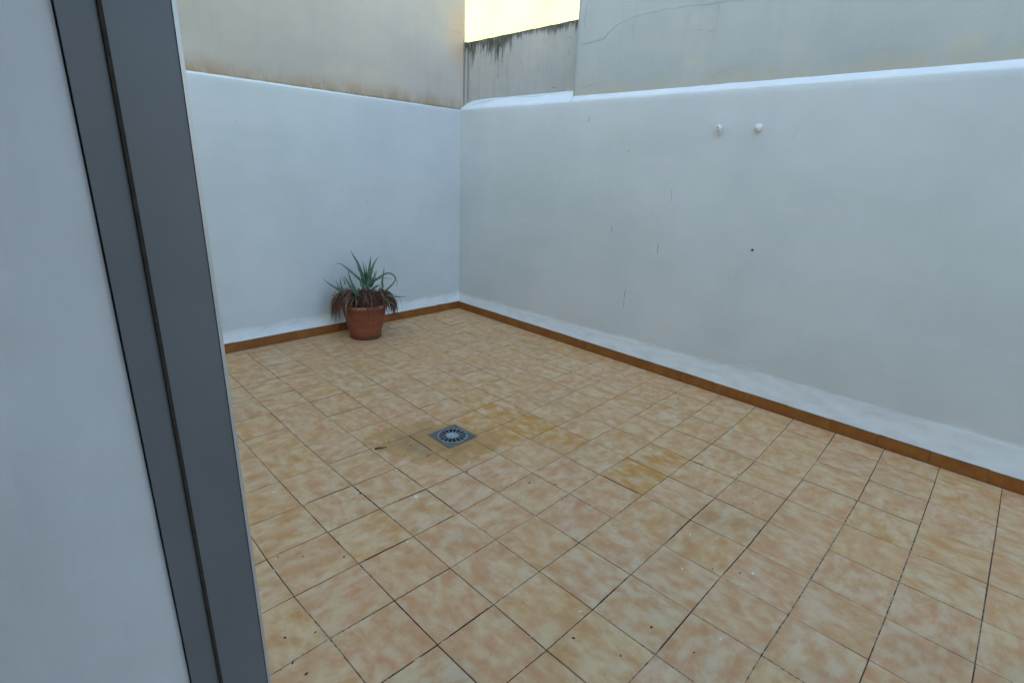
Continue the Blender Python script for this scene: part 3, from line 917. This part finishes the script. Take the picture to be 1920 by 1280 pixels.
def ring_lathe(prof, seg=64, sx=1.0, sy=1.0):
    V, F = [], []
    for (r, z) in prof:
        for i in range(seg):
            a = 2 * math.pi * i / seg
            V.append((r * math.cos(a) * sx, r * math.sin(a) * sy, z))
    n = len(prof)
    for j in range(n - 1):
        for i in range(seg):
            i2 = (i + 1) % seg
            F.append((j * seg + i, j * seg + i2, (j + 1) * seg + i2, (j + 1) * seg + i))
    return V, F


body = [(0.0005, 0.012), (0.120, 0.012), (0.131, 0.022), (0.135, 0.030), (0.1415, 0.060), (0.154, 0.110), (0.168, 0.170), (0.179, 0.220), (0.184, 0.262), (0.186, 0.285), (0.186, 0.291),
        (0.182, 0.291), (0.180, 0.270), (0.172, 0.225), (0.0005, 0.222)]
v_, f_ = ring_lathe(body)
pb = mesh("body", v_, f_, M['pot'], pot, True)
rim = [(0.1825, 0.284), (0.1915, 0.283), (0.205, 0.286), (0.2105, 0.290), (0.212, 0.300), (0.210, 0.309), (0.202, 0.3125), (0.190, 0.3135), (0.184, 0.311), (0.1815, 0.304), (0.1825, 0.284)]
v_, f_ = ring_lathe(rim)
v_ = [(x, y, z + 0.002 * nz3(x, y, 0, 6, 1)) for x, y, z in v_]
mesh("rim", v_, f_, simple("faded_terracotta_rim", (0.44, 0.175, 0.10), (0.31, 0.115, 0.065), 0.6, 18), pot, True)
foot = [(0.0005, 0.0), (0.126, 0.0), (0.1355, 0.003), (0.1385, 0.010), (0.1375, 0.017), (0.1325, 0.020), (0.120, 0.021), (0.0005, 0.0215)]
v_, f_ = ring_lathe(foot)
mesh("foot", v_, f_, simple("dark_pot_foot", (0.16, 0.045, 0.025), (0.10, 0.032, 0.020), 0.6, 18), pot, True)
# soil, mounded under the plant
V, F = [], []
SR = 22; SS = 48
for j in range(SR + 1):
    r = 0.180 * j / SR
    for i in range(SS):
        a = 2 * math.pi * i / SS
        x, y = r * math.cos(a), r * math.sin(a)
        V.append((x, y, 0.292 + 0.035 * math.exp(-(r / 0.11) ** 2) + 0.010 * nz3(x, y, 0, 22, 3) + 0.005 * nz3(x, y, 0, 60, 3)))
for j in range(SR):
    for i in range(SS):
        i2 = (i + 1) % SS
        F.append((j * SS + i, j * SS + i2, (j + 1) * SS + i2, (j + 1) * SS + i))
mesh("soil", V, F, M['soil'], pot, True)
# scuffed lime marks on the pot's left side
sc_ = MB(); rr = random.Random(5)
camdir = math.atan2(-2.297 - PC.y, 1.551 - PC.x)
def pot_patch(da, z, w_, h_, rot=0.3):
    V = []
    n = 9
    for i in range(n):
        t = 2 * math.pi * i / n
        k_ = 0.6 + 0.5 * rr.random()
        ex = w_ * math.cos(t) * k_; ez = h_ * math.sin(t) * k_
        ex, ez = ex * math.cos(rot) - ez * math.sin(rot), ex * math.sin(rot) + ez * math.cos(rot)
        zz = z + ez
        r = float(np.interp(zz, [b[1] for b in body[2:10]], [b[0] for b in body[2:10]])) + 0.0008
        a = camdir - R_(15) + da + ex / r
        V.append((r * math.cos(a), r * math.sin(a), zz))
    sc_.add(V, [tuple(range(n))])
for da, z, w_, h_, ro in ((-0.80, 0.225, 0.010, 0.007, 0.2), (-0.82, 0.205, 0.006, 0.012, 0.5), (-0.74, 0.200, 0.004, 0.009, 0.1), (-0.77, 0.185, 0.009, 0.003, 0.4), (-0.55, 0.196, 0.003, 0.010, 0.9), (-0.60, 0.182, 0.009, 0.0025, 0.6), (-0.72, 0.168, 0.010, 0.0022, 0.5),
                          (-0.90, 0.155, 0.014, 0.003, -0.1), (-1.1, 0.140, 0.008, 0.004, 0.2), (-0.52, 0.215, 0.003, 0.005, 0.2), (-0.95, 0.148, 0.005, 0.005, 0)):
    pot_patch(da, z, w_, h_, ro)
mesh("lime_mark", sc_.v, sc_.f, simple("lime_scale", (0.44, 0.24, 0.15), (0.36, 0.16, 0.09), 0.85, 60), pb)

# ------------------------------------------------------------------ aloe
al = empty("aloe_plant", PC + Vector((0, 0, 0.29)), 0)
tag(al, "overgrown aloe with spiky green leaves and a skirt of dead brown ones in the pot", "aloe plant")
# local frame facing the doorway: s across the view, d towards it
D2 = Vector((1.551 - PC.x, -2.297 - PC.y, 0)).normalized()
S2 = Vector((-D2.y, D2.x, 0))
if S2.dot(right) < 0: S2 = -S2


def zp(X, Y, d):
    """leaf control point: X across (plan px), Y up, d towards the doorway in metres"""
    s = (X / 6.095 + 590 - 686) * 0.00455
    z = 0.307 + (568 - (Y / 6.095 + 450)) * 0.00470 - 0.29 - d * 0.40
    return S2 * s + D2 * d + Vector((0, 0, z))


def catmull(P, n):
    Q = [P[0] * 2 - P[1]] + P + [P[-1] * 2 - P[-2]]
    out = []
    for i in range(1, len(Q) - 2):
        for k in range(n):
            t = k / n
            a, b, c, d = Q[i - 1], Q[i], Q[i + 1], Q[i + 2]
            out.append(0.5 * ((2 * b) + (c - a) * t + (2 * a - 5 * b + 4 * c - d) * t * t + (3 * b - a - 3 * c + d) * t ** 3))
    out.append(P[-1])
    return out


class Leaves:
    def __init__(s): s.V = []; s.F = []; s.C = []

    def leaf(s, P, w0, thick, rnd, ctr=Vector((0, 0, 0)), n=7, curl=0.35, wpow=0.8, twist=0.0, face=None):
        pts = catmull(P, n)
        N = len(pts); k = len(s.V)
        L = [0]
        for a, b in zip(pts, pts[1:]): L.append(L[-1] + (b - a).length)
        tot = L[-1] or 1
        for i, p in enumerate(pts):
            t = L[i] / tot
            tan = (pts[min(i + 1, N - 1)] - pts[max(i - 1, 0)]).normalized()
            outw = Vector((p.x - ctr.x, p.y - ctr.y, 0.02))
            if outw.length < 1e-4: outw = D2
            side = tan.cross(Vector((0, 0, 1)) if abs(tan.z) < 0.85 else outw)
            if side.length < 1e-4: side = S2.copy()
            if face is not None: side = tan.cross(face)
            side.normalize()
            up = side.cross(tan).normalized()
            if twist:
                q = Matrix.Rotation(twist * t, 3, tan)
                side = q @ side; up = q @ up
            wdt = w0 * max(0.06, (1 - t) ** wpow) * (0.72 + 0.28 * min(1, t * 6)) if thick > 0.002 else w0 * (0.55 + 0.45 * math.sin(math.pi * min(1, t * 1.1))) * max(0.15, (1 - t) ** 0.4)
            th = thick * max(0.12, (1 - t) ** 0.7)
            ring = [side * wdt * 0.5 + up * wdt * curl, side * wdt * 0.22 + up * th * 0.15, -side * wdt * 0.22 + up * th * 0.15, -side * wdt * 0.5 + up * wdt * curl,
                    -side * wdt * 0.28 - up * th * 0.75, side * wdt * 0.28 - up * th * 0.75]
            for r in ring:
                s.V.append(p + r); s.C.append((rnd, t, 0, 1))
        for i in range(N - 1):
            for j in range(6):
                j2 = (j + 1) % 6
                s.F.append((k + i * 6 + j, k + i * 6 + j2, k + (i + 1) * 6 + j2, k + (i + 1) * 6 + j))
        s.F.append(tuple(k + j for j in range(6))); s.F.append(tuple(k + (N - 1) * 6 + j for j in reversed(range(6))))

    def build(s, name, mat, parent):
        o = mesh(name, s.V, s.F, mat, parent, True)
        ca = o.data.color_attributes.new('leaf', 'FLOAT_COLOR', 'POINT')
        for i, c in enumerate(s.C): ca.data[i].color = c
        return o


PXM = 0.000755
GREEN = [
    ("crown", [
        ([(592, 470, .02), (585, 390, .03), (535, 245, .02), (490, 165, .01), (465, 115, .0)], 46, .2),
        ([(612, 470, .0), (605, 350, -.01), (590, 245, -.02)], 28, .1),
        ([(630, 470, .04), (650, 370, .04), (668, 280, .02), (683, 175, .01)], 52, .35),
        ([(650, 480, .02), (675, 380, .0), (715, 285, -.02), (775, 205, -.03)], 38, .5),
        ([(620, 470, .06), (600, 400, .06), (560, 330, .05), (545, 350, .05)], 22, .6),
        ([(600, 470, .05), (540, 400, .05), (450, 320, .04), (350, 246, .03), (275, 258, .02)], 34, .4),
        ([(620, 490, .07), (640, 430, .08), (650, 380, .06), (660, 335, .05)], 40, .7),
        ([(630, 490, .06), (690, 405, .05), (755, 318, .03)], 30, .55),
        ([(625, 440, -.03), (628, 350, -.04), (625, 285, -.05)], 16, .2),
        ([(640, 470, -.02), (680, 400, -.03), (740, 388, -.04)], 18, .8),
        ([(640, 470, .08), (600, 440, .10), (575, 430, .11)], 30, .3),
        ([(600, 460, -.03), (550, 390, -.05), (505, 320, -.06)], 16, .6),
        ([(650, 500, .08), (630, 440, .09), (625, 405, .08)], 30, .9),
        ([(660, 500, .05), (700, 440, .06), (728, 375, .05), (738, 350, .05)], 28, .45),
        ([(585, 490, .06), (560, 440, .08), (548, 385, .07), (550, 355, .06)], 26, .35),
        ([(670, 500, .02), (705, 430, .0), (728, 360, -.02)], 24, .65),
        ([(655, 510, .09), (690, 470, .11), (735, 440, .11), (790, 425, .10)], 24, .8),
        ([(600, 500, .09), (590, 450, .11), (605, 400, .11)], 28, .5)]),
    ("offset", [
        ([(520, 560, .10), (490, 500, .11), (440, 425, .11), (378, 325, .10)], 44, .25),
        ([(510, 545, .08), (470, 450, .08), (440, 370, .07), (424, 265, .05)], 32, .35),
        ([(500, 560, .10), (520, 500, .11), (530, 460, .10)], 26, .8)]),
    ("offset", [
        ([(385, 560, .06), (340, 515, .07), (270, 475, .07), (195, 425, .06), (148, 378, .05)], 30, .6),
        ([(350, 530, .03), (335, 460, .03), (340, 410, .02), (358, 388, .02)], 18, .9),
        ([(385, 500, .0), (375, 455, .0), (362, 420, .0)], 14, .7),
        ([(330, 530, .05), (310, 470, .05), (285, 425, .04), (300, 430, .05)], 14, .9),
        ([(300, 570, .08), (255, 555, .09), (218, 538, .09)], 18, .6),
        ([(345, 540, .08), (315, 490, .09), (300, 440, .08)], 20, .95)]),
    ("offset", [
        ([(805, 520, .03), (800, 450, .03), (820, 370, .01), (832, 297, .0)], 28, .3),
        ([(830, 520, .08), (870, 485, .08), (925, 440, .07), (950, 395, .06), (925, 370, .05), (880, 360, .04)], 22, .75),
        ([(640, 500, .02), (740, 430, .02), (835, 372, .02), (905, 366, .02), (952, 400, .03), (978, 497, .04)], 30, .85),
        ([(690, 450, .0), (800, 435, .0), (880, 438, .0), (950, 442, .0)], 12, .9),
        ([(850, 555, .09), (920, 570, .10), (1000, 582, .09), (1088, 594, .07)], 20, .5),
        ([(840, 560, .06), (855, 520, .06), (868, 495, .05)], 18, .4),
        ([(780, 520, .10), (820, 560, .13), (890, 600, .15), (960, 655, .16)], 16, .8)]),
]
rdg = random.Random(77)
for nm, lv in GREEN:
    L_ = Leaves()
    for pts, w_, rn in lv:
        P = [zp(*p) for p in pts]
        L_.leaf(P, w_ * PXM * 1.12, max(0.004, w_ * PXM * 0.25), rn, curl=0.14, face=(D2 * rdg.uniform(0.7, 1.2) + Vector((0, 0, 0.5)) + S2 * rdg.uniform(-.5, .5)))
    L_.build("leaf_rosette", M['aloe'], al)

rd = random.Random(21)
DL = Leaves()
# tangled mat on top of the soil
for i in range(300):
    a = rd.uniform(0, 2 * math.pi); r = rd.uniform(0.0, 0.14)
    c = Vector((r * math.cos(a), r * math.sin(a), 0.02 + rd.uniform(0.0, 0.125) * (1 - r / 0.21)))
    b = rd.uniform(0, 2 * math.pi); ln = rd.uniform(0.04, 0.11)
    dv = Vector((math.cos(b), math.sin(b), 0))
    P = [c - dv * ln * 0.5, c + Vector((0, 0, rd.uniform(0.01, 0.035))), c + dv * ln * 0.45 + Vector((rd.uniform(-.02, .02), rd.uniform(-.02, .02), -rd.uniform(0.0, 0.03)))]
    DL.leaf(P, rd.uniform(0.006, 0.015), 0.0018, rd.random(), n=4, curl=rd.uniform(0, .4), twist=rd.uniform(-2, 2))
DL.build("dead_leaf_mat", M['dead'], al)
DS = Leaves()
CL = [(0.0, .22, 44, .275, -.085), (0.42, .2, 42, .25, -.07), (-.45, .3, 26, .25, -.05), (0.92, .16, 22, .232, -.03), (1.32, .12, 15, .228, -.055),
      (1.75, .12, 11, .222, -.02), (2.18, .16, 22, .228, -.05), (2.62, .2, 40, .25, -.09), (3.08, .2, 48, .27, -.115), (3.5, .3, 30, .25, -.07), (4.7, 1.1, 36, .22, 0.0)]
for (ca0, cw, cn, crm, cdr) in CL:
  czz = rd.uniform(0.03, 0.085)
  for i in range(cn):
    a = rd.gauss(ca0, cw)
    front = 0.5 < a < math.pi - 0.5
    er = S2 * math.cos(a) + D2 * math.sin(a)
    eb = er.cross(Vector((0, 0, 1)))
    r0 = rd.uniform(0.05, 0.13)
    z0 = czz + rd.gauss(0.01, 0.025)
    rmax = max(0.17, crm + rd.gauss(-0.012, 0.022))
    drop = cdr + rd.gauss(0.0, 0.035)
    if er.dot(Vector((-1, 0, 0))) > 0.6: rmax = min(rmax, 0.235)
    bend = rd.gauss(0, 0.045)
    kk = Vector((rd.gauss(0, .012), rd.gauss(0, .012), rd.gauss(0, .012)))
    P = [er * r0 + kk + Vector((0, 0, z0)), er * (r0 * 0.45 + rmax * 0.55) + eb * bend * 0.4 + Vector((0, 0, z0 + rd.uniform(0.0, 0.035))),
         er * (rmax * 0.93) + eb * bend * 0.8 + Vector((0, 0, z0 * 0.55 + 0.01)), er * rmax + eb * bend + Vector((0, 0, min(z0 * 0.3, drop * 0.45 + 0.01))),
         er * (rmax - rd.uniform(-0.012, 0.022)) + eb * (bend + rd.uniform(-0.02, 0.02)) + Vector((0, 0, drop))]
    if rd.random() < 0.35: P[-1] += er * rd.uniform(-0.0, 0.025) + Vector((0, 0, 0.012))
    DS.leaf(P, rd.choice((0.003, 0.004, 0.0055, 0.009, 0.013)) * rd.uniform(0.8, 1.2), 0.0018, rd.random() ** 1.6 * (1.0 if rd.random() < 0.85 else 1.5), n=4, curl=rd.uniform(0, .5), twist=rd.uniform(-4, 4))
for i in range(70):                          # loose curled strands standing out of the heap
    a = rd.uniform(0, 2 * math.pi); er = S2 * math.cos(a) + D2 * math.sin(a); eb = er.cross(Vector((0, 0, 1)))
    r0 = rd.uniform(0.03, 0.17); ln = rd.uniform(0.04, 0.10)
    c0 = er * r0 + Vector((0, 0, 0.105 - 0.45 * r0 + rd.uniform(-.01, .01)))
    P = [c0, c0 + er * ln * 0.35 + eb * rd.gauss(0, .02) + Vector((0, 0, rd.uniform(.01, .045))), c0 + er * ln * 0.8 + eb * rd.gauss(0, .03) + Vector((0, 0, rd.uniform(-.01, .04))), c0 + er * ln + eb * rd.gauss(0, .04) + Vector((0, 0, rd.uniform(-.05, .01)))]
    DS.leaf(P, rd.uniform(0.003, 0.008), 0.0018, rd.random(), n=4, curl=rd.uniform(0, .5), twist=rd.uniform(-4, 4))
DS.build("hanging_dead_leaf", M['dead'], al)['kind'] = "stuff"

# ------------------------------------------------------------------ crumbs and flakes on the floor
WH = [(-0.691, -1.546), (-0.22, -1.076), (0.014, -1.284), (-0.475, -1.014), (-0.158, -1.24), (1.083, -0.386), (1.08, -0.478), (1.127, -0.784), (0.799, -0.354), (0.729, -1.042), (0.876, -0.572), (-0.944, -0.57), (-0.888, -0.596), (-0.767, -0.89), (-1.783, -0.12), (-1.523, -0.311), (-1.479, -0.394), (0.039, 0.067), (0.288, 0.176), (-0.127, 0.728), (-0.489, 0.636), (-0.274, 0.293), (-0.51, 0.27), (-2.709, 0.966), (-2.209, 1.272), (-1.756, 1.243), (-1.537, 1.13), (-1.15, 0.915), (0.59, 0.501), (-0.256, 1.235)]
WBIG = {(1.083, -0.386): 1.7, (-0.22, -1.076): 2.0, (-0.944, -0.57): 1.6, (-0.475, -1.014): 1.5, (-1.523, -0.311): 1.7, (-0.691, -1.546): 1.5}
DK = [(0.94, -0.915), (1.09, -0.901), (0.782, -1.148), (0.961, -0.484), (1.046, -0.424), (0.93, -1.088), (0.131, -1.841), (0.178, -1.76), (0.302, -1.848), (0.239, -1.862), (-0.49, 0.345), (0.058, -0.588), (0.156, -0.502), (-0.191, 0.86), (-0.585, -0.018), (-0.596, -0.178), (0.049, 0.96), (0.18, 0.844), (0.372, 0.795), (0.898, 0.095), (0.196, 0.676), (0.74, 0.297), (0.773, 0.231), (-0.416, -1.253), (-0.396, -1.299), (-0.08, -1.518), (-0.252, -1.706), (-0.191, -1.634), (-2.49, -0.235), (-0.567, -0.902), (-0.483, -0.813), (-0.63, -0.821), (-0.224, -0.755), (-0.901, -0.51), (-0.697, -0.428), (-0.38, -0.761), (-0.017, 0.689)]
DBIG = {(-2.49, -0.235): 2.4, (0.156, -0.502): 1.2, (0.058, -0.588): 2.0, (0.94, -0.915): 1.5, (0.782, -1.148): 1.5, (-0.49, 0.345): 1.7, (0.131, -1.841): 1.4, (-0.483, -0.813): 1.5, (-0.224, -0.755): 1.8, (0.049, 0.96): 1.7, (0.372, 0.795): 1.9, (-0.416, -1.253): 1.7, (0.302, -1.848): 1.5}
rf = random.Random(3)


def lump(name, mat, h):
    V, F = [], []
    n = 9
    for z, k in ((0.0, 1.0), (h, 0.75)):
        for i in range(n):
            a = 2 * math.pi * i / n
            r = 0.0028 * k * rf.uniform(0.65, 1.25)
            V.append((r * math.cos(a) * 1.35, r * math.sin(a), z + (rf.uniform(-0.2, 0.2) * h if z else 0)))
    for i in range(n):
        j = (i + 1) % n
        F.append((i, j, n + j, n + i))
    F.append(tuple(range(n))[::-1]); F.append(tuple(range(n, 2 * n)))
    return mesh(name, V, F, mat)


def scatter(name, mat, h, pts, big, label, cat, group, base):
    p0 = lump(name, mat, h)
    for i, p in enumerate(pts):
        o = p0 if i == 0 else link(p0.copy())
        k = big.get(p, 1.0) * base * rf.uniform(0.85, 1.15)
        o.location = (p[0], p[1], 0.0008)
        o.rotation_euler = (0, 0, rf.uniform(0, 6.28))
        o.scale = (k * rf.uniform(1.0, 1.5), k, 1.0)
        tag(o, label + " " + place(p), cat, group)


def place(p):
    """where on the floor, told by the things around it"""
    q = Vector((p[0], p[1], 0))
    dd = q - Vector((-0.569, -0.573, 0))
    if dd.length < 0.42:
        a = dd.dot(Vector((0.709, 0.704, 0))); b_ = dd.dot(Vector((-0.66, 0.68, 0)))
        return ("right of" if a > 0 else "left of") + " the floor drain" + (", behind it" if b_ > 0.1 else ", in front of it" if b_ < -0.1 else "")
    if (q - Vector((PC.x, PC.y, 0))).length < 0.7: return "close to the flower pot"
    if q.y > 1.0: return "at the foot of the right wall" if q.x > -2.3 else "near the back corner"
    if q.x < -1.3: return "between the flower pot and the floor drain"
    c = cm.inverted() @ q
    u = c.x / -c.z; v = c.y / -c.z
    col = "left" if u < -0.18 else "right" if u > 0.22 else "middle"
    row = "front edge" if v < -0.42 else "front half" if v < -0.18 else "back half"
    return "in the %s of the floor, towards the %s" % (row, col)


scatter("paint_flake", M['flake'], 0.0012, WH, WBIG, "tiny white paint flake", "paint flake", "white paint flakes scattered over the floor", 1.25)
scatter("dirt_crumb", M['crumb'], 0.0022, DK, DBIG, "tiny dark crumb of dirt", "dirt crumb", "dark crumbs scattered over the floor", 0.85)
# curled dead leaf left of the drain
LL = Leaves()
LL.leaf([Vector((-0.012, -0.030, 0.002)), Vector((-0.004, -0.010, 0.006)), Vector((0.004, 0.012, 0.004)), Vector((0.008, 0.040, 0.002))], 0.012, 0.0025, 0.2, n=5, curl=0.5)
dl = LL.build("dry_leaf", M['litter'], None)
dl.location = (-0.710, -0.960, 0.001)
tag(dl, "curled brown dry leaf on the tiles left of the floor drain", "dry leaf")

# ------------------------------------------------------------------ the house behind, with the doorway the picture is taken from
hs = empty("house", (0, 0, 0), 0)
tag(hs, "house whose grey door jamb stands upright at the near left edge", "house")
XJ = 3.3 * T; YF = -8.4 * T
b = MB()
HT = 4.9
YI = YF - 0.32
XJ2 = XJ + 1.75
b.box(-9, XJ - 0.03, YI, YF, 0.0, HT)                       # facade left of the doorway
b.box(XJ2 + 0.03, 9, YI, YF, 0.0, HT)
b.box(XJ - 0.03, XJ2 + 0.03, YI, YF, 2.25, HT)             # lintel
b.box(-9, 9, -8.0, -7.7, 0.0, HT)
b.box(-9, -8.7, -7.7, YI, 0.0, HT)
b.box(8.7, 9, -7.7, YI, 0.0, HT)
b.box(-9, 9, -8.0, YF - 0.002, HT + 0.002, HT + 0.2)
b.box(-8.7, 8.7, -7.7, YI, -0.05, -0.003)
mesh("wall", b.v, b.f, M['house'], hs)
df = MB()
# grey metal frame in the outer part of the reveal, painted plaster behind it
df.box(XJ - 0.029, XJ - 0.0005, YF - 0.100, YF + 0.0010, 0.0, 2.24)
dfo = mesh("door_frame", df.v, df.f, M['alu'], hs)
b2 = MB()
b2.box(XJ - 0.035, XJ + 0.0008, YF + 0.0015, YF + 0.0060, 0.0, 2.245)
mesh("edge_profile", b2.v, b2.f, M['alu_edge'], dfo)
b3 = MB()
b3.box(XJ - 0.0003, XJ + 0.003, YF - 0.066, YF - 0.062, 0.0, 2.24)
mesh("seal", b3.v, b3.f, M['crumb'], dfo)
bev = slab(frange(YI, YF - 0.1015, 0.02), frange(0.0, 2.24, 0.02), lambda x, z: 0.002 * nz3(x, 0, z, 5, 2) + 0.001 * nz3(x, 0, z, 22, 5), 0.03)
rv = mesh("reveal", [(XJ - 0.006 - y, x, z) for x, y, z in bev[0]], bev[1], M['house'], hs)
b4 = MB()
b4.box(XJ2 + 0.0005, XJ2 + 0.03, YI, YF - 0.012, 0.0, 2.24)
b4.box(XJ + 0.001, XJ2, YI, YF - 0.012, 2.20, 2.245)
mesh("door_frame", b4.v, b4.f, M['alu'], hs)

# ------------------------------------------------------------------ neighbour's sunlit wall seen through the gap
nb = empty("neighbouring_building", (0, 6.4, 0), 0)
tag(nb, "sunlit cream building filling the gap above the low mouldy wall", "building")
b = MB(); b.box(-16, 1.5, 0, 8, 0, 9.0)
mesh("wall", b.v, b.f, M['facade'], nb)
b = MB(); b.box(-16.15, 1.65, -0.15, 8.15, 9.002, 9.2)
mesh("roof", b.v, b.f, M['house'], nb)
